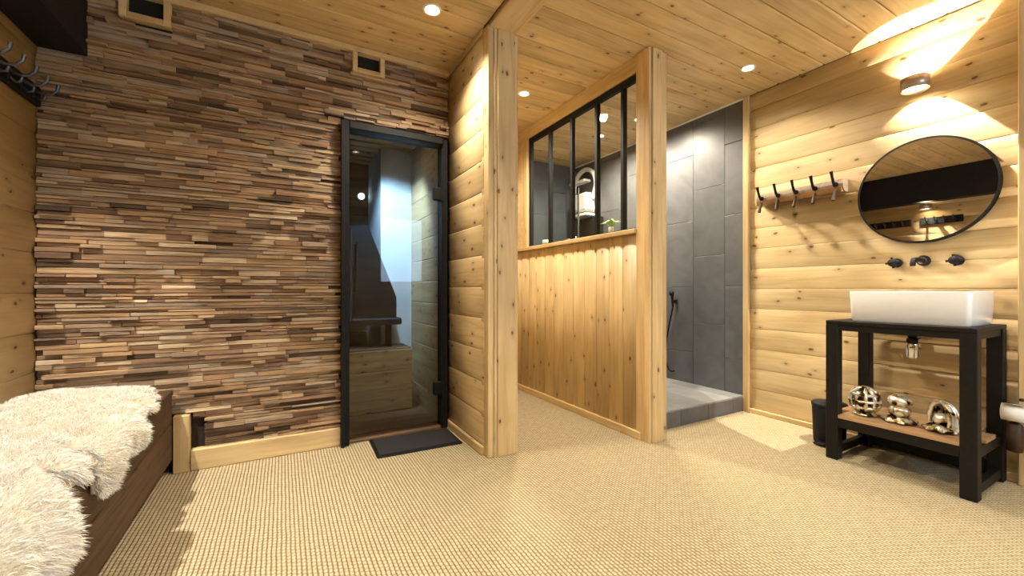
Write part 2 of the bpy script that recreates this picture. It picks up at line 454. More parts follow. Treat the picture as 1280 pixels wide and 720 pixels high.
# back wall: reclaimed wood strips ------------------------------
DX0, DX1, DZ1 = 0.315, 1.005, 2.0
wb = MB().box(XL - .1, DX0, YB + .02, YB + .10, 0, ZC + .016).box(DX0, XP0 + .01, YB + .02, YB + .10, DZ1, ZC + .016).build('wall_back', M['backing'])
tag(wb, 'wall clad in weathered reclaimed wood strips of uneven depth', 'wall', kind='structure')
VENTS = [(-0.606, 2.418, 0.102), (0.48, 2.420, 0.098)]   # cx, cz, half size
STUB = (-0.42, -0.31, 0.31)
cam_fw = Vector((math.sin(THETA), math.cos(THETA), 0)); cam_rt = Vector((math.cos(THETA), -math.sin(THETA), 0))
def proj(p):
    v = Vector(p) - Vector((0, 0, CAM_H)); d = v.dot(cam_fw)
    return 640 + F_PX * v.dot(cam_rt) / d, 362 - F_PX * v.z / d
pieces = []
z = 0.112
while z < ZC - 0.004:
    h = random.choice((0.012, 0.015, 0.017, 0.02, 0.022, 0.024, 0.031))
    h = min(h, ZC - z)
    x = XL - random.random() * .15
    while x < XP0:
        l = random.choice((0.07, 0.11, 0.14, 0.17, 0.2, 0.24, 0.3))
        x0, x1 = max(x, XL + .002), min(x + l, XP0)
        x += l
        segs = [(x0, x1)]
        def cut(segs, a, b):
            out = []
            for s0, s1 in segs:
                if s1 <= a or s0 >= b: out.append((s0, s1)); continue
                if s0 < a: out.append((s0, a))
                if s1 > b: out.append((b, s1))
            return out
        if z < DZ1: segs = cut(segs, DX0, DX1 + .02)
        for cx, cz, hs in VENTS:
            if z + h > cz - hs and z < cz + hs: segs = cut(segs, cx - hs, cx + hs)
        if z < 0.30: segs = cut(segs, -1, -.415)
        if z < 0.27: segs = cut(segs, -.43, -.365)
        for s0, s1 in segs:
            if s1 - s0 < .012: continue
            pieces.append((s0, s1, z, z + h - .0015))
    z += h
order = []
for i, (x0, x1, z0, z1) in enumerate(pieces):
    a = proj((x0, YB, z0)); b = proj((x1, YB, z1))
    vis = a[0] > 40 and max(a[1], b[1]) > 0 and not (b[0] < 210 and min(a[1], b[1]) > 480) and not (b[0] < 108 and max(a[1], b[1]) < 70)
    order.append((abs((b[0] - a[0]) * (proj((x0, YB, z1))[1] - a[1])) * (1 if vis else 0), i))
order.sort(reverse=True)
top = {i for _, i in order[:300]}
rest_v, rest_f, rest_t = [], [], []
BOXF = [(0, 2, 3, 1), (4, 5, 7, 6), (0, 1, 5, 4), (2, 6, 7, 3), (0, 4, 6, 2), (1, 3, 7, 5)]
for i, (x0, x1, z0, z1) in enumerate(pieces):
    d = random.choice((0.0, 0.003, 0.006, 0.010, 0.014, 0.020, 0.028))
    yf = YB - d + .004; sl = random.uniform(-.003, .003); tz = random.uniform(-.0025, .0025)
    b_ = .002
    v = [(x0, yf + sl, z0 + b_), (x1 - .001, yf - sl, z0 + b_), (x0, YB + .03, z0), (x1 - .001, YB + .03, z0),
         (x0, yf + sl + tz, z1), (x1 - .001, yf - sl + tz, z1), (x0, YB + .03, z1), (x1 - .001, YB + .03, z1)]
    cx = (x0 + x1) / 2; cz = (z0 + z1) / 2
    tone = random.random() ** 0.9
    if i in top:
        vv = [(a - cx, b - YB, c - cz) for a, b, c in v]
        me = bpy.data.meshes.new('strip'); me.from_pydata(vv, [], [f for f in BOXF])
        me.materials.append(M['strip'])
        at = me.attributes.new('tone', 'FLOAT', 'FACE'); at.data.foreach_set('value', [tone] * 6)
        link('strip', me, wb, (cx, YB, cz))
    else:
        o = len(rest_v); rest_v += v; rest_f += [tuple(k + o for k in f) for f in BOXF]; rest_t += [tone] * 6
me = bpy.data.meshes.new('small_strips'); me.from_pydata(rest_v, [], rest_f); me.materials.append(M['strip'])
at = me.attributes.new('tone', 'FLOAT', 'FACE'); at.data.foreach_set('value', rest_t)
so = link('small_strips', me, wb); so['kind'] = 'stuff'

# right wall ----------------------------------------------------
YT = 1.945    # where the tiles begin
wr = MB().box(XR + .016, XR + .1, YR - .1, YF + .1, -.05, ZC + .016).build('wall_right', M['groove'])
tag(wr, 'pine plank wall behind the washstand, slate tiles towards the shower', 'wall', kind='structure')
HW = 0.155
z = 0.035; k = 0
while z < ZC:
    w = min(HW, ZC - z)
    board('plank', wr, M['pine'], (XR + .016, (YR + YT - .03) / 2, z + w / 2), nY, Z, YT - .03 - YR, w - .001, .016, .010)
    z += HW
bb = MB().box(XR - .014, XR + .012, YR, YT - .03, 0.0, 0.036, .004).build('baseboard_right', M['pine_trim_y'])
tag(bb, 'low pine skirting under the washstand wall', 'baseboard', kind='structure')
tv = MB().box(XR - .022, XR + .016, YT - .032, YT + .012, 0, ZC - .002, .003).build('trim_2', M['pine_trim_z'])
tag(tv, 'vertical pine strip between plank wall and slate tiles', 'trim', kind='structure')
tv = MB().box(XR - .05, XR + .016, .44, .558, 0, ZC - .002, .005).build('trim_3', M['pine_trim_z'])
tag(tv, 'vertical pine post on the wall past the washstand', 'post', kind='structure')

# tiles: on the right wall past YT and on the far shower wall
TW, TH = 0.30, 0.585
tile_me = {}
def tile(parent, mat, c, along, across, w, h, t=.012):
    board('tile', parent, mat, c, along, across, w, h, t, .002)
gr = MB().box(XR + .005, XR + .017, YT, YF, 0, ZC).build('grout_bed', M['grout'], wr)
cols = [(YT, 2.12), (2.12, 2.42), (2.42, 2.72), (2.72, 3.02), (3.02, 3.32), (3.32, 3.62), (3.62, 3.92), (3.92, YF)]
for i, (a, b) in enumerate(cols):
    z = 0.12 - (0 if i % 2 else .31)
    z = 0.665 - TH * 2 if i % 2 else 0.40 - TH
    while z < ZC - .02:
        z0, z1 = max(z, .0), min(z + TH, ZC - .012)
        if z1 - z0 > .03:
            tile(wr, M['tile'], (XR + .007, (a + b) / 2, (z0 + z1) / 2), nY, Z, b - a - .0035, z1 - z0 - .0035)
        z += TH
wf = MB().box(XP1, XR + .016, YF, YF + .1, 0, ZC + .016).build('wall_far', M['grout'])
tag(wf, 'slate tiled end wall of the shower room behind the interior window', 'wall', kind='structure')
x = XH1
i = 0
while x < XR - .02:
    x1 = min(x + TW, XR - .005)
    z = -.2 - (i % 2) * .29
    while z < ZC - .02:
        z0, z1 = max(z, 0), min(z + TH, ZC - .005)
        if z1 - z0 > .03: tile(wf, M['tile'], ((x + x1) / 2, YF, (z0 + z1) / 2), X, Z, x1 - x - .0035, z1 - z0 - .0035)
        z += TH
    x = x1; i += 1
tt = MB().box(XR - .008, XR + .016, YT + .012, YF - .012, ZC - .014, ZC + .002).build('trim_4', M['white'])
tag(tt, 'thin pale strip along the top of the slate tiles', 'trim', kind='structure')

# shower tray step
SZ = 0.122; YS = 1.955
st = MB().box(XH1, XR - .006, YS + .01, YF - .013, 0, SZ - .012).build('shower_platform', M['grout'])
tag(st, 'raised slate tiled shower platform with a low step', 'shower floor', kind='structure')
xs = [XH1, 2.45, 2.75, 3.05, XR - .006]
for i in range(4):
    a, b = xs[i], xs[i + 1]
    tile(st, M['tile'], ((a + b) / 2, YS + .01, (SZ - .012) / 2), X, Z, b - a - .003, SZ - .012, .010)
    yy = YS
    while yy < YF - .05:
        y1 = min(yy + .6, YF - .013)
        tile(st, M['tile_floor'], ((a + b) / 2, (yy + y1) / 2, SZ - .012), X, Y, b - a - .003, y1 - yy - .003)
        yy = y1

# partition with post (between sauna door and corridor) ----------
wm = MB().box(XP0 + .016, XP1 - .016, 2.2, YF, 0, ZC + .016).build('wall_middle', M['groove'])
tag(wm, 'pine plank partition beside the glass sauna door', 'wall', kind='structure')
z = 0.05
HP = 0.185
while z < ZC:
    w = min(HP, ZC - z)
    board('plank', wm, M['pine'], (XP0 + .016, (2.165 + YB + .02) / 2, z + w / 2), nY, Z, YB + .02 - 2.165, w - .001, .016, .010)
    board('plank', wm, M['pine'], (XP1 - .016, (2.2 + YF) / 2, z + w / 2), Y, Z, YF - 2.2, w - .001, .016, .010)
    z += HP
YPF = 2.10
po = thing('post_partition', 'pine post closing the plank partition, reaching the ceiling beam', 'post', (0, 0, 0), kind='structure')
MB().box(XP0 + .004, XP0 + .04, YPF + .012, 2.20, 0, ZC - .002, .003).build('edge_board', M['pine_trim_z'], po)
for a, b, yy in ((XP0 + .040, XP0 + .060, YPF + .006), (XP0 + .060, XP1 - .012, YPF), (XP1 - .012, XP1 + .012, YPF + .012)):
    w = b - a
    o = board('face_board', po, M['pine_trim'], ((a + b) / 2, 2.165, ZC / 2 - .011), Z, nX, ZC - .024, w - .001, 2.165 - yy, .004)
bbp = MB().box(XP0 - .012, XP0 + .01, 2.17, YB + .02, 0, .048, .004).build('baseboard_middle', M['pine_trim_y'])
tag(bbp, 'low pine skirting at the foot of the partition by the door mat', 'baseboard', kind='structure')
# small cove strip at partition top
tcv = MB().box(XP0 - .008, XP0 + .004, 2.17, YB, ZC - .03, ZC - .001, .003).build('trim_5', M['pine_trim_y'])
tag(tcv, 'narrow pine cove strip on top of the plank partition', 'trim', kind='structure')
tcb = MB().box(XL, XP0 - .008, YB - .04, YB + .02, ZC - .035, ZC - .001, .004).build('trim_6', M['pine_trim'])
tag(tcb, 'pine cornice strip above the reclaimed wood wall', 'trim', kind='structure')

# half wall with interior window --------------------------------
SILL = 1.355; WTOP = 2.375
wh = MB().box(XH0 + .016, XH1 - .012, 1.86, YF, 0, SILL - .03).build('wall_half', M['groove'])
tag(wh, 'half-height wall of vertical pine boards under the interior window', 'wall', kind='structure')
y = 1.93
HB = 0.135
while y < YF:
    w = min(HB, YF - y)
    board('plank', wh, M['pine'], (XH0 + .016, y + w / 2, SILL / 2 - .015), Z, Y, SILL - .03, w - .001, .016, .010)   # face normal: Z x Y = -X
    y += HB
bh = MB().box(XH0 - .014, XH0 + .01, 1.895, YF, 0, .05, .004).build('baseboard_half', M['pine_trim_y'])
tag(bh, 'pine skirting at the foot of the vertical board half wall', 'baseboard', kind='structure')
# tile lining on the shower side
z = 0
for yy in np.arange(1.96, YF, .3):
    board('tile', wh, M['tile'], (XH1 - .012, min(yy + .15, YF - .15), (SILL + .1) / 2 - .015), Y, Z, .297, SILL - .15, .012, .002)
si = MB().box(XH0 - .022, XH1 + .012, 1.93, YF, SILL - .032, SILL, .004).build('window_sill', M['pine_trim_y'])
tag(si, 'pine sill board on top of the half wall', 'sill', kind='structure')
ph = thing('post_half_wall', 'pine post at the open end of the half wall beside the shower', 'post', (0, 0, 0), kind='structure')
YH = 1.815
MB().box(XH0 - .006, XH0 + .03, 1.86, 1.935, 0, ZC - .002, .003).build('edge_board', M['pine_trim_z'], ph)
for a, b, yy in ((XH0 - .006, XH0 + .018, YH + .01), (XH0 + .018, XH0 + .105, YH), (XH0 + .105, XH1 + .006, YH + .012)):
    board('face_board', ph, M['pine_trim'], ((a + b) / 2, 1.88, ZC / 2 - .002), Z, nX, ZC - .006, b - a - .001, 1.88 - yy, .004)
MB().box(XH0 + .03, XH1, 1.88, 1.935, 0, ZC - .002).build('core', M['pine_trim_z'], ph)

# interior window (steel studio glazing)
wi = thing('window_1', 'black steel interior window with upright bars above the half wall', 'window', (0, 0, 0), kind='structure')
GY0, GY1 = 1.935, 3.27
FX0, FX1 = XH0 + .02, XH0 + .055
wfme = MB()
wfme.box(FX0, FX1, GY0, GY1 + .03, WTOP - .045, WTOP, .003)
wfme.build('top_rail', M['black'], wi)
MB().box(FX0, FX1, GY0, GY1 + .03, SILL, SILL + .012).build('bottom_rail', M['black'], wi)
def ywin(px):   # where the sight line of a picture column meets the glazing plane
    r = (px - 640) / F_PX
    dx = math.sin(THETA) + r * math.cos(THETA); dy = math.cos(THETA) - r * math.sin(THETA)
    return (XH0 + .02) / dx * dy
bars = [GY1 + .012, 2.964, 2.655, 2.355, 2.085]
for k, by in enumerate(bars):
    o = MB().box(-.018, .018, -.015, .015, SILL + .01, WTOP - .044, .003)
    o.build('bar', M['black'], wi, ((FX0 + FX1) / 2, by, 0))
edges = [GY1 + .012] + bars[1:] + [GY0]
for a, b in zip(edges[:-1], edges[1:]):
    MB().box(XH0 + .034, XH0 + .040, b + .012, a - .012, SILL + .01, WTOP - .04).build('pane', M['pane'], wi)
# header between the steel frame and the ceiling
hd = MB().box(XH0 + .01, XH0 + .07, GY0, YF, WTOP, ZC + .01).build('trim_7', M['pine_trim_y'])
tag(hd, 'narrow pine header above the steel interior window', 'trim', kind='structure')
hj = MB().box(XH0 - .002, XH0 + .07, GY1 + .03, GY1 + .11, SILL, WTOP, .003).build('trim_8', M['pine_trim_z'])
tag(hj, 'pine jamb at the far end of the interior window', 'trim', kind='structure')
hk = MB().box(XH0 + .014, XH0 + .07, GY1 + .11, YF, SILL, WTOP).build('wall_half_upper', M['pine'])
tag(hk, 'pine wall section past the interior window in the corridor', 'wall', kind='structure')
we = MB().box(XP1, XH0 + .016, YF - .03, YF, 0, ZC).build('wall_corridor_end', M['pine'])
tag(we, 'plain pine end wall of the corridor', 'wall', kind='structure')

# left wall -----------------------------------------------------
wl = MB().box(XL - .1, XL - .016, YR - .1, YB + .1, -.05, ZC + .016).build('wall_left', M['groove'])
tag(wl, 'pine plank wall behind the bench', 'wall', kind='structure')
z = 0.02
while z < ZC:
    w = min(.185, ZC - z)
    board('plank', wl, M['pine'], (XL - .016, (YR + YB) / 2 + .01, z + w / 2), Y, Z, YB - YR + .02, w - .001, .016, .010)
    z += .185
# wall behind the camera
wq = MB()
for a in ((XL - .1, WX0, 0, 1), (WX1, XR + .1, 0, 1), (WX0, WX1, 0, 0), (WX0, WX1, 1, 1)):
    z0, z1 = {(0, 1): (-.05, ZC + .016), (0, 0): (-.05, WZ0), (1, 1): (WZ1, ZC + .016)}[a[2:]]
    wq.box(a[0], a[1], YR - .1, YR - .016, z0, z1)
wq = wq.build('wall_rear', M['groove'])
tag(wq, 'pine plank wall with a window, opposite the reclaimed wood wall', 'wall', kind='structure')
def rear_plank(x0, x1, z0, z1):
    board('plank', wq, M['pine'], ((x0 + x1) / 2, YR - .016, (z0 + z1) / 2), nX, Z, x1 - x0, z1 - z0 - .001, .016, .010)
z = 0.02
while z < ZC:
    w = min(.185, ZC - z)
    if z + w <= WZ0 or z >= WZ1: rear_plank(XL, XR, z, z + w)
    else:
        rear_plank(XL, WX0, z, z + w); rear_plank(WX1, XR, z, z + w)
        if z < WZ0: rear_plank(WX0, WX1, z, WZ0)
        if z + w > WZ1: rear_plank(WX0, WX1, WZ1, z + w)
    z += .185
w2 = thing('window_2', 'pine framed window letting daylight in opposite the sauna door', 'window', (0, 0, 0), kind='structure')
MB().box(WX0, WX0 + .05, YR - .09, YR - .03, WZ0, WZ1, .004).build('window_frame', M['pine_trim_z'], w2)
MB().box(WX1 - .05, WX1, YR - .09, YR - .03, WZ0, WZ1, .004).build('window_frame', M['pine_trim_z'], w2)
MB().box(WX0 + .05, WX1 - .05, YR - .09, YR - .03, WZ0, WZ0 + .05, .004).build('window_frame', M['pine_trim'], w2)
MB().box(WX0 + .05, WX1 - .05, YR - .09, YR - .03, WZ1 - .05, WZ1, .004).build('window_frame', M['pine_trim'], w2)
xm = (WX0 + WX1) / 2
for a, b in ((WX0 + .05, WX1 - .05),):
    MB().box(a, b, YR - .063, YR - .057, WZ0 + .05, WZ1 - .05).build('pane', M['pane'], w2)
# skirting and stub at the foot of the reclaimed wall
bk = MB().box(-.425, DX0, YB - .028, YB + .02, 0, .112, .005).build('baseboard_back', M['pine_trim'])
tag(bk, 'pale pine skirting board below the reclaimed wood strips', 'baseboard', kind='structure')
sb = MB().box(-.497, -.427, YB - .03, YB + .02, 0, .30, .004).build('trim_9', M['pine_trim_z'])
tag(sb, 'short upright pine board between bench and skirting', 'trim', kind='structure')

# ceiling-side black beam on the left wall
be = MB().box(XL + .001, -.825, YR + .001, YB - .0, 2.09, ZC - .001, .003).build('trim_10', M['black_beam'])
tag(be, 'deep black steel beam along the top of the bench wall', 'beam', kind='structure')

# ================================================================== SAUNA behind the glass door
def sbox(name, mat, label, cat, *a): return tag(MB().box(*a).build(name, M[mat]), label, cat, kind='structure')
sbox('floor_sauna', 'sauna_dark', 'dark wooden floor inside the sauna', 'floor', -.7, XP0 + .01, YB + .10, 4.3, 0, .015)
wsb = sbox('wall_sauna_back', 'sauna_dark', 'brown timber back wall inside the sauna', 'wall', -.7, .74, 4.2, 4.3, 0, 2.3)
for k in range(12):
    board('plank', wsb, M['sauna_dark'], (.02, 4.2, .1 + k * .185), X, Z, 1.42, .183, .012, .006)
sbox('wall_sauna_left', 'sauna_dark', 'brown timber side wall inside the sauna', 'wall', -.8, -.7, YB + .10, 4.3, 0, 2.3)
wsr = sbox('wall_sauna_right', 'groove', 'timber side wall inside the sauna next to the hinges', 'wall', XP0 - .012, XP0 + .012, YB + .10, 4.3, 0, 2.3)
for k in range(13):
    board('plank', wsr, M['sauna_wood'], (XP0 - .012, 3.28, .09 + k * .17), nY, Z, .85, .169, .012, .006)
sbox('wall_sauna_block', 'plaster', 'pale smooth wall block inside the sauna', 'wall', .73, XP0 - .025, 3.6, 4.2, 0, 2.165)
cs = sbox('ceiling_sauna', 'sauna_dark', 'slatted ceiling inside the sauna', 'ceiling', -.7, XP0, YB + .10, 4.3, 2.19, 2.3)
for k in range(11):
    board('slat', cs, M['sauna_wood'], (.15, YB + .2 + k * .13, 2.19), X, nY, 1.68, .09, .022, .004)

be_ = thing('sauna_bench', 'pale wooden sauna bench seen through the glass door', 'bench', (0, 0, 0))
for k, (a, b) in enumerate(((.02, .17), (.172, .33), (.332, .49))):
    board('front_board', be_, M['sauna_wood'], (.22, 3.27, (a + b) / 2), X, Z, 1.36, b - a, .02, .004)
for k in range(3):
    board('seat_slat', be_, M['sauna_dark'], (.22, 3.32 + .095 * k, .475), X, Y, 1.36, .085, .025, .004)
MB().box(-.45, .89, 3.275, 3.58, .015, .474).build('frame', M['sauna_dark'], be_)

ht = thing('sauna_heater', 'black sauna heater with slanted side and pipe behind glass', 'heater', (0, 0, 0))
MB().prism([(.36, 1.45), (.585, 1.45), (.80, .90), (.80, .72), (.36, .72)], 'Y', 3.34, 3.56).build('hood', M['black'], ht)
MB().box(.34, .84, 3.32, 3.58, .68, .735, .01).build('grate', M['black_beam'], ht)
for xx in (.40, .76):
    MB().box(xx - .015, xx + .015, 3.4, 3.5, .501, .681).build('leg', M['black'], ht)
MB().tube([(.45, 3.325, .72), (.45, 3.325, 1.42)], .012, 8).build('pipe', M['hook_metal'], ht)

ld = thing('sauna_fill_light', 'added unseen blue spotlight that brightens the pale sauna block', 'light', (.50, 3.05, 2.165))  # added lamp, hidden by the door head; throws blue onto the pale block
MB().lathe([(.0, .0), (.035, .0), (.04, -.03), (.034, -.035), (.028, -.02), (0, -.02)], 16).build('housing', M['black'], ld)
MB().lathe([(0, -.024), (.027, -.024)], 16).build('lens', M['cool_bulb'], ld)
l = bpy.data.lights.new('cool_fill_spot', 'SPOT'); l.energy = 190; l.color = (0.40, 0.66, 1.0); l.spot_size = R(75); l.spot_blend = .8; l.shadow_soft_size = .03
lo = link('cool_fill_spot', l, ld, (0, 0, -.05)); lo.rotation_euler = (Vector((.92, 3.6, 1.2)) - Vector((.50, 3.05, 2.11))).to_track_quat('-Z', 'Y').to_euler()
lc = thing('sauna_lamp', 'tiny cool lamp glowing on the brown sauna wall', 'light', (.665, 4.18, 1.86))
MB().lathe([(0.0, -.03), (.025, -.03), (.03, 0)], 14, axis='Y').build('lens', M['cool_bulb'], lc)
MB().lathe([(0.034, -.012), (.04, -.008), (.04, .006)], 14, axis='Y').build('rim', M['black'], lc)

# glass door -----------------------------------------------------
dr = thing('door_1', 'black framed glass sauna door with two hinges', 'door', (0, 0, 0), kind='structure')
FW = .045
MB().box(DX0, DX0 + FW, YB - .055, YB + .06, 0, DZ1, .004).build('jamb', M['black'], dr)
MB().box(DX1 - FW, DX1, YB - .03, YB + .06, 0, DZ1, .004).build('jamb', M['black'], dr)
MB().box(DX0 + FW, DX1 - FW, YB - .055, YB + .06, DZ1 - FW, DZ1, .004).build('head', M['black'], dr)
MB().box(DX0 + FW, DX1 - FW, YB - .02, YB + .06, 0, .018, .003).build('threshold', M['sauna_dark'], dr)
MB().box(DX0 - .004, DX0 + .015, YB - .075, YB - .055, 0, DZ1 - .01, .002).build('seal_strip', M['black'], dr)
pn = MB().box(DX0 + FW + .004, DX1 - FW - .004, YB + .004, YB + .012, .022, DZ1 - FW - .006).build('pane', M['door_pane'], dr)
for hz in (.28, 1.62):
    h = MB().box(DX1 - FW - .055, DX1 - FW + .012, YB - .025, YB + .003, hz - .045, hz + .045, .006).build('hinge', M['black'], dr)
    MB().tube([(DX1 - FW + .004, YB - .03, hz - .05), (DX1 - FW + .004, YB - .03, hz + .05)], .009, 10).build('pin', M['black'], h)
MB().tube([(DX0 + FW + .05, YB + .012, .95), (DX0 + FW + .05, YB + .05, .95), (DX0 + FW + .05, YB + .05, 1.25), (DX0 + FW + .05, YB + .012, 1.25)], .01, 8).build('handle', M['black'], dr)

# door mat
dm = thing('door_mat', 'flat black doormat in front of the glass sauna door', 'doormat', (.73, 2.555, 0), R(-2))
MB().box(-.255, .255, -.155, .155, 0.0, .010, .003).build('backing', M['black'], dm)
MB().box(-.238, .238, -.138, .138, .006, .016, .002).build('pile', M['mat'], dm)

# vents ----------------------------------------------------------
for k, (cx, cz, hs) in enumerate(VENTS):
    t = thing('vent_box', ['square pine framed vent opening next to the black beam', 'square pine framed vent opening above the glass sauna door'][k], 'vent', (cx, YB, cz))
    w = hs * .30
    for (a, b, c, d) in ((-hs, -hs + w, -hs, .058), (hs - w, hs, -hs, .058), (-hs + w, hs - w, -hs, -hs + w), (-hs + w, hs - w, .036, .058)):
        MB().box(a, b, -.032, .018, c, d, .003).build('frame_board', M['pine_trim'], t)
    MB().box(-hs + w, hs - w, .012, .018, -hs + w, .036).build('opening', M['void'], t)

# ================================================================== LIGHT FITTINGS
def downlight(x, y, label, power, size=.034, mat='bulb_far', ang=132, col=(1.0, .87, .67)):
    t = thing('downlight', label, 'downlight', (x, y, ZC), group='recessed ceiling downlights')
    MB().lathe([(size, .012), (size, -.002), (size + .006, -.006), (size + .012, -.005), (size + .014, 0.0)], 24).build('rim', M['white'], t)
    MB().lathe([(0, -.003), (size * .6, -.003), (size - .001, .0)], 24).build('lens', M[mat], t)
    l = bpy.data.lights.new('downlight_beam', 'SPOT'); l.energy = power; l.color = col; l.spot_size = R(ang); l.spot_blend = .7; l.shadow_soft_size = .04
    link('downlight_beam', l, t, (0, 0, -.02))
P = 72
downlight(.71, 2.165, 'bright round downlight above the door mat', P, .036, 'bulb')
downlight(2.79, 1.68, 'round downlight near the shower step', P * .35)
downlight(1.637, 2.745, 'round downlight over the corridor', P * 1.25, ang=150)
downlight(2.745, 3.137, 'round downlight behind the glazing, deeper in the shower room', P * 1.1, ang=168)
downlight(2.78, 2.66, 'round downlight just above the shower, seen past the last bar', P * 1.1, ang=168)
downlight(.71, .70, 'round downlight over the middle of the carpet', P * .75)
downlight(.71, -.80, 'round downlight towards the rear wall on the bench side', P * .6)
downlight(1.75, .55, 'round downlight in front of the washstand', P * .5)
downlight(2.1, -.80, 'round downlight towards the rear wall on the washstand side', P * .8)

def wall_lamp(loc, rotz, label, power, tilt=22, inner=.5, soft=.03, cone=104):
    """short drum lamp on a bracket, open above and below; local +X points out of the wall"""
    t = thing('wall_lamp', label, 'wall lamp', loc, rotz)
    MB().lathe([(.058, .034), (.061, .034), (.061, -.034), (.058, -.034), (.052, -.020), (.052, .020), (.058, .034)], 32, origin=(.095, 0, 0)).build('drum', M['lamp_metal'], t)
    MB().box(0, .045, -.03, .03, -.03, .03, .004).build('bracket', M['lamp_metal'], t)
    for s in (-1, 1):
        MB().lathe([(0, s * .022), (.035, s * .022), (.054, s * .018)], 24, origin=(.095, 0, 0)).build('lens', M['bulb'], t)
        for (an, pw, bl) in ((cone, power, soft), (84, power * inner, .05))[:2 if inner else 1]:
            l = bpy.data.lights.new('lamp_beam', 'SPOT'); l.energy = pw; l.color = (1.0, .90, .76)
            l.spot_size = R(an); l.spot_blend = bl; l.shadow_soft_size = .006
            l.use_nodes = True      # the reflector evens the throw out: linear fall-off
            ln = l.node_tree; fo = ln.nodes.new('ShaderNodeLightFalloff'); fo.inputs['Strength'].default_value = 1.0
            ln.links.new(fo.outputs['Linear'], ln.nodes['Emission'].inputs['Strength'])
            o = link('lamp_beam', l, t, (.115, 0, s * .036))
            o.rotation_euler = Vector((-math.sin(R(tilt)), 0, s * math.cos(R(tilt)))).to_track_quat('-Z', 'Y').to_euler()
    return t
wall_lamp((XR, .92, 2.115), R(180), 'small round wall lamp throwing light arcs above the round mirror', 66, 31, 0, .03, 92)
wall_lamp((XL, 2.05, 2.03), 0, 'small round wall lamp under the black beam above the bench', 66, 4, 0, .7)

# ================================================================== WASHSTAND
VX0, VX1, VY0, VY1, VZ = 2.725, 3.18, .598, 1.19, .785
wsn = thing('washstand', 'black timber washstand with open frame and low wooden shelf', 'washstand', (0, 0, 0))
MB().box(VX0, VX1, VY0, VY1, VZ - .022, VZ, .003).build('top', M['black_stain'], wsn)
LG = .058
for xx in (VX0, VX1 - LG):
    for yy in (VY0, VY1 - LG):
        MB().box(xx, xx + LG, yy, yy + LG, 0, VZ - .022, .003).build('leg', M['black_stain'], wsn)
for xx in (VX0 + .008, VX1 - LG + .008):
    MB().box(xx, xx + .03, VY0 + LG, VY1 - LG, VZ - .055, VZ - .022).build('apron', M['black_stain'], wsn)
    MB().box(xx, xx + .03, VY0 + LG, VY1 - LG, .185, .238, .002).build('shelf_rail', M['black_stain'], wsn)
for yy in (VY0 + .008, VY1 - LG + .02):
    MB().box(VX0 + LG, VX1 - LG, yy, yy + .03, VZ - .055, VZ - .022).build('apron', M['black_stain'], wsn)
    MB().box(VX0 + LG, VX1 - LG, yy, yy + .03, .185, .238, .002).build('shelf_rail', M['black_stain'], wsn)
    MB().box(VX0 + LG, VX1 - LG, yy, yy + .03, .02, .065, .002).build('floor_rail', M['black_stain'], wsn)
MB().box(VX1 - LG + .008, VX1 - .012, VY0 + LG, VY1 - LG, .02, .09, .002).build('floor_rail', M['black_stain'], wsn)
sw = .0
for k in range(3):
    a = VX0 + .004 + k * (VX1 - VX0 - .008) / 3
    b = VX0 + .004 + (k + 1) * (VX1 - VX0 - .008) / 3 - .002
    ya, yb = (VY0 + LG, VY1 - LG) if k in (0, 2) else (VY0 + .006, VY1 - .006)
    o = board('shelf_board', wsn, M['shelf_wood'], ((a + b) / 2, (ya + yb) / 2, .238), Y, nX, yb - ya, b - a, .018, .002)

# basin
bs = thing('vessel_basin', 'white rectangular ceramic basin on the black washstand', 'basin', (0, 0, VZ))
BX0, BX1, BY0, BY1, BH = 2.80, 3.165, .632, 1.112, .165
def rrect(x0, x1, y0, y1, r, n=5):
    pts = []
    for cx, cy, a0 in ((x1 - r, y1 - r, 0), (x0 + r, y1 - r, 90), (x0 + r, y0 + r, 180), (x1 - r, y0 + r, 270)):
        for k in range(n + 1):
            t = R(a0 + 90 * k / n); pts.append((cx + r * math.cos(t), cy + r * math.sin(t)))
    return pts
def loft(mb, rings, smooth=True, cap0=True, cap1=True):
    n = len(rings[0]); vs = [p for r in rings for p in r]
    fs = [(i * n + j, i * n + (j + 1) % n, (i + 1) * n + (j + 1) % n, (i + 1) * n + j) for i in range(len(rings) - 1) for j in range(n)]
    if cap0: fs.append(tuple(range(n - 1, -1, -1)))
    if cap1: fs.append(tuple((len(rings) - 1) * n + j for j in range(n)))
    mb.add(vs, fs, smooth); return mb
def ring(inset, z, r=.022):
    return [(x, y, z) for x, y in rrect(BX0 + inset, BX1 - inset, BY0 + inset, BY1 - inset, r)]
b = MB()
loft(b, [ring(.012, .0), ring(.006, .012), ring(0, BH - .006), ring(.003, BH), ring(.012, BH), ring(.016, BH - .006), ring(.022, .05), ring(.05, .03, .03)])
bo = b.build('bowl', M['ceramic'], bs)
sm = bo.modifiers.new('split', 'EDGE_SPLIT'); sm.split_angle = R(40)
MB().lathe([(0, .036), (.018, .036), (.022, .031)], 18, origin=((BX0 + BX1) / 2, (BY0 + BY1) / 2, 0)).build('drain', M['chrome'], bs)
# bottle trap below the top
tp = thing('basin_trap', 'chrome bottle trap hanging below the white basin', 'drain trap', (2.95, .885, 0))
MB().lathe([(.016, .762), (.016, .70), (.024, .698), (.026, .66), (.026, .60), (.020, .592), (0, .590)], 18).build('trap_body', M['chrome'], tp)
MB().tube([(.02, 0, .685), (.12, 0, .685), (.25, 0, .685)], .014, 10).build('outlet_pipe', M['chrome'], tp)
MB().lathe([(.020, .735), (.021, .72), (.020, .705)], 18).build('collar', M['black'], tp)

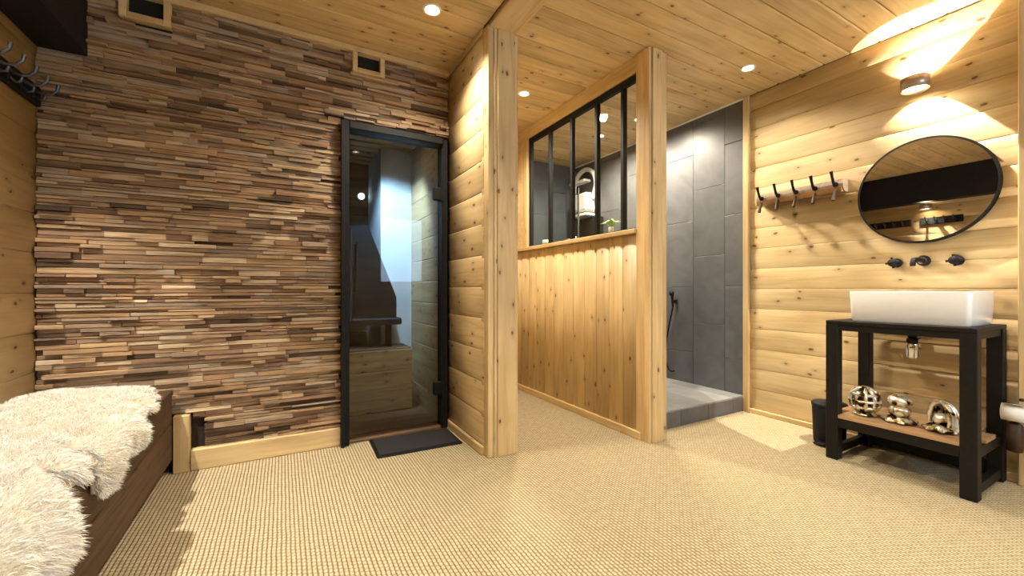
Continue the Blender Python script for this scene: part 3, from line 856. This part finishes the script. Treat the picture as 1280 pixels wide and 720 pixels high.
# wall taps
def tap_handle(y, z, label):
    t = thing('wall_tap', label, 'tap', (XR, y, z), group=None)
    MB().lathe([(.027, 0), (.027, -.012), (.020, -.016), (.018, -.05), (.022, -.052), (.022, -.066), (0, -.068)], 18, axis='X').build('body', M['black'], t)
    MB().tube([(-.058, -.032, .004), (-.058, .032, -.004)], .006, 8).build('cross_bar', M['black'], t)
    MB().tube([(-.058, -.004, -.032), (-.058, .004, .032)], .006, 8).build('cross_bar', M['black'], t)
    return t
tap_handle(1.03, 1.118, 'black cross-handled wall tap, nearer to the hook rail')
tap_handle(.775, 1.118, 'black cross-handled wall tap, nearer to the corner post')
t = thing('wall_spout', 'black wall spout between the two tap handles', 'spout', (XR, .91, 1.125))
MB().lathe([(.030, 0), (.030, -.012), (.022, -.016), (.02, -.03)], 18, axis='X').build('rosette', M['black'], t)
MB().tube([(-.02, 0, 0), (-.10, 0, .004), (-.145, 0, 0), (-.16, 0, -.02), (-.16, 0, -.035)], .013, 12).build('pipe', M['black'], t)

# mirror
mr = thing('round_mirror', 'round wall mirror with thin black rim above the taps', 'mirror', (XR, .913, 1.525))
MB().lathe([(.288, -.012), (.288, -.026), (.297, -.026), (.299, -.023), (.299, 0)], 72, axis='X', smooth=False).build('rim', M['black'], mr)
MB().lathe([(0, -.024), (.2885, -.024)], 72, axis='X', smooth=False).add([], []).build('glass', M['mirror'], mr)
MB().lathe([(.287, -.002), (.287, -.012), (0, -.012)], 48, axis='X').build('back_plate', M['black'], mr)

# ornaments on the shelf
def ornament_base(mb, r, h, lobes, amp):
    mb.lathe([(r * .55, 0), (r, h * .25), (r * .98, h * .45), (r * .55, h)], 40, mod=lambda t, hh: 1 + amp * math.cos(lobes * t))
OZ = .256
def skullish(name, label, loc, rz, kind):
    t = thing(name, label, 'ornament', loc, rz)
    if kind == 0:    # open-work globe: rings around a core
        mb = MB()
        for a in range(0, 180, 36):
            pts = [(.066 * math.cos(u) * math.cos(R(a)), .066 * math.cos(u) * math.sin(R(a)), .085 + .070 * math.sin(u)) for u in np.linspace(-math.pi / 2, 3 * math.pi / 2, 25)]
            mb.tube(pts, .0095, 8, cap=False)
        for zz, rr in ((.05, .060), (.085, .069), (.12, .060)):
            mb.tube([(rr * math.cos(u), rr * math.sin(u), zz) for u in np.linspace(0, 2 * math.pi, 33)], .008, 8, cap=False)
        mb.build('lattice_globe', M['silver_gold'], t)
        MB().lathe([(0, .045), (.03, .055), (.04, .085), (.03, .115), (0, .125)], 20).build('core', M['bronze'], t)
        b2 = MB(); ornament_base(b2, .055, .026, 9, .06); b2.build('foot', M['silver_gold'], t)
    elif kind == 1:  # cap on a rounded body with flared petal foot
        b2 = MB(); ornament_base(b2, .070, .034, 7, .10); b2.build('foot', M['silver_gold'], t)
        MB().lathe([(.030, .03), (.043, .045), (.045, .07), (.034, .082), (.026, .09)], 28, mod=lambda u, h: 1 + .05 * math.cos(6 * u)).build('body', M['silver_gold'], t)
        MB().lathe([(.026, .088), (.048, .10), (.052, .118), (.040, .136), (.016, .148), (0, .150)], 28, mod=lambda u, h: 1 + .08 * math.cos(5 * u + h * 60)).build('cap', M['silver_gold'], t)
    else:            # domed hood open at the front over a pebble, on a petal foot
        b2 = MB(); ornament_base(b2, .068, .036, 8, .10); b2.build('foot', M['silver_gold'], t)
        mb = MB()
        for a in range(-100, 101, 25):
            pts = [(.056 * math.cos(u) * math.cos(R(a)), .056 * math.cos(u) * math.sin(R(a)), .06 + .085 * math.sin(u)) for u in np.linspace(-.3, math.pi / 2, 10)]
            mb.tube(pts, .011, 8)
        mb.build('hood', M['silver_gold'], t)
        MB().lathe([(0, .03), (.03, .035), (.036, .06), (.024, .085), (0, .092)], 22, mod=lambda u, h: 1 + .07 * math.cos(4 * u)).build('pebble', M['silver_gold'], t)
    return t
skullish('lattice_ornament', 'silver and gold openwork globe ornament on the washstand shelf', (2.855, 1.055, OZ), .4, 0)
skullish('capped_ornament', 'silver and gold ornament with dark cap between the other two', (2.86, .908, OZ), 0, 1)
skullish('hooded_ornament', 'silver and gold ornament with ribbed hood on the shelf beside the leg', (2.86, .748, OZ), -.6, 2)

# bin
bi = thing('waste_bin', 'round black waste bin behind the washstand leg', 'bin', (3.0, 1.29, 0))
MB().lathe([(0, 0), (.078, 0), (.082, .008), (.09, .232), (.088, .235)], 32).build('body', M['black'], bi)
MB().lathe([(.093, .232), (.094, .244), (.088, .252), (.05, .258), (0, .259)], 32).build('lid', M['black_beam'], bi)
MB().box(-.135, -.085, -.03, .03, .008, .02, .003).build('pedal', M['black'], bi)

# toilet roll
tr = thing('paper_holder', 'chrome paper roll holder on the post beside the washstand', 'paper holder', (XR - .05, .53, .385))
MB().box(-.010, 0, -.02, .022, -.01, .045, .004).build('wall_plate', M['chrome'], tr)
MB().box(-.125, -.004, -.03, .055, .030, .036, .002).build('cover', M['chrome'], tr)
MB().tube([(-.010, -.022, -.015), (-.08, -.022, -.015), (-.08, .06, -.015)], .005, 8).build('arm', M['chrome'], tr)
tag(MB().lathe([(.016, -.038), (.042, -.038), (.042, .038), (.016, .038), (.016, -.038)], 28, axis='Y').build('paper_roll', M['paper'], None, (XR - .13, .554, .370)), 'white paper roll hanging in the chrome holder', 'paper roll')
tag(MB().lathe([(0, .02), (.028, .03), (.034, .10), (.024, .16), (.012, .17), (0, .172)], 18, mod=lambda u, h: 1 + .1 * math.cos(3 * u + h * 40)).build('hanging_cloth', M['bronze'], None, (XR - .105, .556, .15)), 'small brown cloth pouch hanging below the paper roll', 'pouch')

# hook rail on the right wall
hr = thing('hook_rail', 'half-log coat rail with five black hooks on the washstand wall', 'coat rack', (XR, 1.545, 1.635))
prof = []
for k in range(9):
    a = R(20 + 150 * k / 8 - 85)
    prof.append((-.018 - .055 * math.cos(a), .045 * math.sin(a)))
prof = [(0, -.042)] + prof + [(0, .040)]
MB().prism([(p[0], p[1]) for p in prof], 'Y', -.275, .275).build('log', M['log'], hr)
MB().prism([(-.074, -.046), (-.078, -.012), (-.070, -.008), (-.003, -.044)], 'Y', -.268, .272).build('cut_face', M['log_cut'], hr)
for k in range(5):
    yy = -.235 + k * .1175
    h = MB().tube([(-.075, 0, .005), (-.100, 0, .012), (-.118, 0, .045), (-.130, 0, .082)], [.010, .009, .008, .010], 8).build('hook', M['black'], hr, (0, yy, 0))
    MB().lathe([(.016, 0), (.014, -.008), (0, -.01)], 12, axis='X', origin=(-.074, 0, .004)).build('hook_plate', M['black'], h)
    MB().tube([(-.074, 0, -.03), (-.09, 0, -.055), (-.10, 0, -.085), (-.105, 0, -.10)], [.008, .008, .010, .011], 8).build('lower_peg', M['bronze'], hr, (0, yy, 0))

# hook racks on the left wall
def rack(y0, n, step, label):
    t = thing('hook_rack', label, 'coat rack', (XL, y0, 1.85))
    L_ = step * (n - 1)
    MB().box(0, .022, -.07, L_ + .07, -.045, .045, .004).build('backboard', M['black_stain'], t)
    for k in range(n):
        h = MB().tube([(.02, 0, .01), (.05, 0, -.004), (.08, 0, .0), (.098, 0, .02), (.102, 0, .045)], [.008, .007, .007, .006, .008], 8).build('hook', M['hook_metal'], t, (0, k * step, 0))
        MB().tube([(.02, 0, -.015), (.04, 0, -.035), (.055, 0, -.03), (.06, 0, -.012)], .006, 8).build('lower_prong', M['hook_metal'], h)
        MB().box(.018, .028, -.012, .012, -.035, .035, .003).build('hook_plate', M['black'], h)
    return t
rack(2.285, 5, .095, 'black hook rack on the bench wall in the corner by the reclaimed wood')
rack(1.80, 4, .085, 'black hook rack on the bench wall further from the reclaimed wood')

# ================================================================== BENCH AND SHEEPSKINS
bn = thing('bench', 'dark rough-sawn timber bench along the plank wall', 'bench', (0, 0, 0))
BY_0, BY_1 = -1.2, YB - .03
for k, (a, b) in enumerate(((.075, .26), (.262, .415))):
    board('front_board', bn, M['bench_wood'], (-.525, (BY_0 + BY_1) / 2, (a + b) / 2), nY if False else Y, nZ if False else Z, BY_1 - BY_0, b - a, .025, .004)
MB().box(XL + .004, -.545, BY_0, BY_1, 0, .075).build('plinth', M['black_stain'], bn)
MB().box(XL + .004, -.5255, BY_0, BY_1, .075, .414).build('carcass', M['black_stain'], bn)
for k in range(3):
    a = XL + .004 + k * .168
    board('seat_board', bn, M['bench_wood'], (a + .083, (BY_0 + BY_1) / 2, .415), Y, nX, BY_1 - BY_0, .165, .025, .004)

BT = .44; XF = -.500
def nz2(a, b, seed):
    return (math.sin(a * 3.1 + seed) * math.cos(b * 2.7 + seed * 1.7) + .5 * math.sin(a * 7.3 + b * 5.1 + seed * 2.3) + .35 * math.sin(a * 13.1 - b * 11.7 + seed)) / 1.85
def smooth_interp(tab, y):
    ys = [t[0] for t in tab]; vs_ = [t[1] for t in tab]
    return float(np.interp(y, ys, vs_))
def sheepskin(label, y0, y1, hem, lift, seed, count, blade, tone_mu, s_back=.03):
    """hem: table y -> arc length where the skin ends (seat depth .5, beyond that it hangs down the front)"""
    t = thing('sheepskin', label, 'sheepskin', (-.75, (y0 + y1) / 2, BT))
    org = Vector((-.75, (y0 + y1) / 2, BT))
    RAD = .035; D = .5
    def surf(y, s, e):
        # e: 0 at the outline .. 1 well inside
        th = (.018 + lift + .038 * e * (1 + .45 * nz2(y * 2.2, s * 3, seed)))
        if s < D - RAD: p = Vector((XL + s, y, BT)); n = Vector((0, 0, 1))
        elif s < D - RAD + RAD * math.pi / 2:
            a = (s - D + RAD) / RAD
            p = Vector((XF - RAD + RAD * math.sin(a), y, BT - RAD + RAD * math.cos(a))); n = Vector((math.sin(a), 0, math.cos(a)))
        else:
            q = s - (D - RAD + RAD * math.pi / 2)
            p = Vector((XF, y, BT - RAD - q)); n = Vector((1, 0, 0))
        return p + n * th, n
    NU, NV = 70, 46
    def outline(y): return smooth_interp(hem, y) + .012 * math.sin(y * 41 + seed) + .008 * math.sin(y * 83 + seed * 2)
    def inside(fu, fv): return min(1.0, min(fu, 1 - fu, 2.5 * (1 - fv)) / .13)
    def yend(fu, fv):
        w0 = y0 + .03 * math.sin(fv * 9 + seed) + .02 * math.sin(fv * 21 + seed); w1 = y1 - abs(.03 * math.sin(fv * 8 + seed * 1.3))
        # rounded corners at the hem
        if fv > .72:
            q = (fv - .72) / .28; w0 += .10 * q * q; w1 -= .10 * q * q
        return w0 + (w1 - w0) * fu
    def pt(fu, fv):
        y = yend(fu, fv); s = s_back + (outline(y) - s_back) * fv
        e = max(0, inside(fu, fv)) ** .6
        return surf(y, s, e)
    vs_ = []; fs = []
    for i in range(NU + 1):
        for j in range(NV + 1):
            vs_.append((pt(i / NU, j / NV)[0] - org)[:])
    for i in range(NU):
        for j in range(NV):
            a = i * (NV + 1) + j
            fs.append((a, a + NV + 1, a + NV + 2, a + 1))
    # underside
    nb = len(vs_)
    for i in range(NU + 1):
        for j in range(NV + 1):
            p, n = pt(i / NU, j / NV)
            q, _ = surf(yend(i / NU, j / NV), s_back + (outline(yend(i / NU, j / NV)) - s_back) * j / NV, 0)
            vs_.append((q - n * .011 - org)[:])
    def idx(i, j, b): return (nb if b else 0) + i * (NV + 1) + j
    for i in range(NU):
        for j in range(NV):
            fs.append((idx(i, j, 1), idx(i, j + 1, 1), idx(i + 1, j + 1, 1), idx(i + 1, j, 1)))
    for i in range(NU):
        fs.append((idx(i, 0, 0), idx(i, 0, 1), idx(i + 1, 0, 1), idx(i + 1, 0, 0)))
        fs.append((idx(i, NV, 0), idx(i + 1, NV, 0), idx(i + 1, NV, 1), idx(i, NV, 1)))
    for j in range(NV):
        fs.append((idx(0, j, 0), idx(0, j + 1, 0), idx(0, j + 1, 1), idx(0, j, 1)))
        fs.append((idx(NU, j, 0), idx(NU, j, 1), idx(NU, j + 1, 1), idx(NU, j + 1, 0)))
    me = bpy.data.meshes.new('hide'); me.from_pydata(vs_, [], fs); me.materials.append(M['hide'])
    me.polygons.foreach_set('use_smooth', [True] * len(fs))
    link('hide', me, t)
    # wool blades
    bv = []; bf = []; bt = []
    rs = random.Random(seed)
    for k in range(count):
        fu = rs.random(); fv = rs.random()
        if rs.random() < .12: fv = 1 - .02 * rs.random()
        elif rs.random() < .06: fu = .01 * rs.random() if rs.random() < .5 else 1 - .01 * rs.random()
        p, n = pt(fu, fv)
        cl = nz2(p.y * 9, (p.x - p.z) * 9, seed + 1)       # clumps comb together
        cl2 = nz2((p.x - p.z) * 11 + 3, p.y * 11, seed + 4)
        lean = Vector((.35 * cl + .22, .6 * cl2, .25 * cl2 - .15))
        if fv > .97: lean += Vector((.3, 0, -.9))
        if fu < .02: lean += Vector((0, -.9, -.2))
        if fu > .98: lean += Vector((0, .5, -.1))
        d = (n * .75 + lean * .85 + Vector((rs.uniform(-.45, .45), rs.uniform(-.45, .45), rs.uniform(-.45, .45)))).normalized()
        L_ = blade * rs.uniform(.6, 1.25) * (1 + .25 * cl)
        side = d.cross(Vector((rs.uniform(-1, 1), rs.uniform(-1, 1), rs.uniform(-1, 1)))).normalized() * rs.uniform(.0008, .0016)
        mid = p + d * L_ * .55; tip = p + d * L_ + Vector((rs.uniform(-.2, .2), rs.uniform(-.2, .2), -.18)) * L_
        for q in (mid, tip):
            if q.x < XL + .004: q.x = XL + .004
            if q.y > YB - .026: q.y = YB - .026 - rs.random() * .004
        o = len(bv)
        b0 = p - n * .003 - org
        bv += [(b0 - side)[:], (b0 + side)[:], (mid - org + side * .9)[:], (mid - org - side * .9)[:], (tip - org)[:]]
        bf += [(o, o + 1, o + 2, o + 3), (o + 3, o + 2, o + 4)]
        tn = min(1, max(0, tone_mu + .28 * cl + rs.uniform(-.18, .18)))
        bt += [tn, tn]
    me = bpy.data.meshes.new('wool'); me.from_pydata(bv, [], bf); me.materials.append(M['fur'])
    at = me.attributes.new('tone', 'FLOAT', 'FACE'); at.data.foreach_set('value', bt)
    w = link('wool', me, t); w['kind'] = 'stuff'
    return t
sheepskin('cream sheepskin at the bench end by the reclaimed wood wall', 1.58, 2.73,
          [(1.58, .53), (1.66, .56), (1.72, .57), (1.77, .53), (1.84, .50), (1.93, .535), (2.02, .53), (2.08, .49), (2.18, .475), (2.30, .49), (2.40, .47), (2.52, .46), (2.62, .43), (2.70, .36)], 0, 1, 80000, .022, .66)
sheepskin('thick white sheepskin overlapping the cream one on the bench', .98, 1.76,
          [(.98, .53), (1.12, .55), (1.20, .56), (1.29, .555), (1.34, .50), (1.40, .475), (1.48, .49), (1.55, .475), (1.62, .49), (1.70, .46), (1.76, .42)], .034, 2, 80000, .026, .88)
sheepskin('white sheepskin on the bench furthest from the reclaimed wood wall', .35, 1.14,
          [(.3, .56), (.8, .55), (1.0, .57), (1.2, .56)], .0, 3, 24000, .026, .95)

# ================================================================== SMALL THINGS ON THE SILL AND IN THE SHOWER ROOM
cup = thing('plant_pot', 'small white pot with a green sprig on the window sill', 'potted plant', (XH0 + .09, 2.27, SILL))
MB().lathe([(0, 0), (.016, 0), (.019, .06), (.017, .06), (.014, .052), (0, .052)], 18).build('pot', M['white'], cup)
lf = MB()
for k in range(9):
    a = k * 2.4; r_ = .02 + .012 * (k % 3)
    d = Vector((math.cos(a), math.sin(a), 0)); s = Vector((-math.sin(a), math.cos(a), 0))
    b0 = Vector((0, 0, .05)); m_ = b0 + d * r_ + Vector((0, 0, .035 + .004 * k)); tp_ = b0 + d * (r_ * 2.6) + Vector((0, 0, .035))
    o = MB().add([b0[:], (m_ + s * .012)[:], tp_[:], (m_ - s * .012)[:], (m_ + Vector((0, 0, .006)))[:]], [(0, 1, 4), (0, 4, 3), (1, 2, 4), (4, 2, 3)]).build('leaf', M['leaf'], cup)
jar = thing('glass_jar', 'small white candle jar on the sill by the window jamb', 'candle', (XH0 + .09, 3.12, SILL))
MB().lathe([(0, 0), (.03, 0), (.032, .05), (.028, .055), (.028, .04), (0, .04)], 20).build('jar', M['white'], jar)
MB().lathe([(0, .04), (.004, .04), (.003, .062), (0, .066)], 8).build('wick', M['black'], jar)
bt_ = thing('soap_dish', 'white dish with a small bottle on the window sill', 'soap dish', (XH0 + .10, 2.73, SILL))
MB().lathe([(0, 0), (.05, 0), (.06, .018), (.055, .02), (.046, .008), (0, .008)], 24).build('dish', M['white'], bt_)
MB().lathe([(0, .008), (.014, .008), (.016, .045), (.006, .055), (.006, .075), (0, .077)], 14, origin=(0, .018, 0)).build('bottle', M['white'], bt_)
MB().lathe([(0, .01), (.018, .012), (.022, .03), (.016, .04), (0, .042)], 14, origin=(-.005, -.025, 0)).build('soap', M['white'], bt_)

# white ventilation unit and duct high in the far corner of the shower room
vu = thing('ventilation_unit', 'white ventilation unit with curved duct behind the interior window', 'ventilation unit', (XR - .007, 3.78, 0))
MB().box(-.20, -.002, -.12, .12, 1.86, 2.07, .02).build('casing', M['white'], vu)
MB().box(-.21, -.002, -.13, .13, 1.80, 1.835, .008).build('tray', M['white'], vu)
MB().tube([(-.1, -.15 + .02, 2.0)] + [(-.1, -.20 * math.cos(u) + .02, 2.15 + .21 * math.sin(u)) for u in np.linspace(0, math.pi, 13)] + [(-.1, .2 + .02, 2.12)], .026, 12).build('duct', M['white'], vu)
MB().box(-.14, -.04, -.02, .27, 2.22, 2.25, .006).build('bracket', M['white'], vu)
MB().box(-.10, -.002, -.2, .18, 1.3, 1.79, .006).build('panel', M['black'], vu)
# glass shower screen
sc = thing('shower_screen', 'clear glass shower screen with chrome edges in the shower room', 'shower screen', (2.55, 3.62, SZ))
MB().box(-.33, .30, -.004, .004, .02, 1.95).build('pane', M['screen_pane'], sc)
for xx in (-.335, .30):
    MB().box(xx, xx + .012, -.010, .010, 0, 1.96, .002).build('edge_profile', M['chrome'], sc)
MB().box(-.33, .31, -.010, .010, 0, .02, .002).build('bottom_profile', M['chrome'], sc)
# hand shower on the slate wall
hs_ = thing('hand_shower', 'black hand shower with hose on the slate tiles', 'shower', (XR - .006, 2.60, .85))
MB().box(-.05, .0, -.015, .015, -.015, .015, .004).build('holder', M['black'], hs_)
MB().tube([(-.045, 0, -.05), (-.05, 0, .02), (-.055, 0, .06)], [.010, .012, .014], 10).build('handle', M['black'], hs_)
MB().lathe([(0, -.075), (.022, -.072), (.024, -.055), (.012, -.045)], 16, axis='X', origin=(0, 0, .075)).build('head', M['black'], hs_)
pts = []
for k in range(25):
    u = k / 24
    pts.append((-.045 + .02 * u, .0 + .09 * math.sin(u * math.pi) * (1 if u < .5 else 1), -.05 - .60 * math.sin(u * math.pi * .55)))
MB().tube(pts, .007, 8).build('hose', M['black'], hs_)
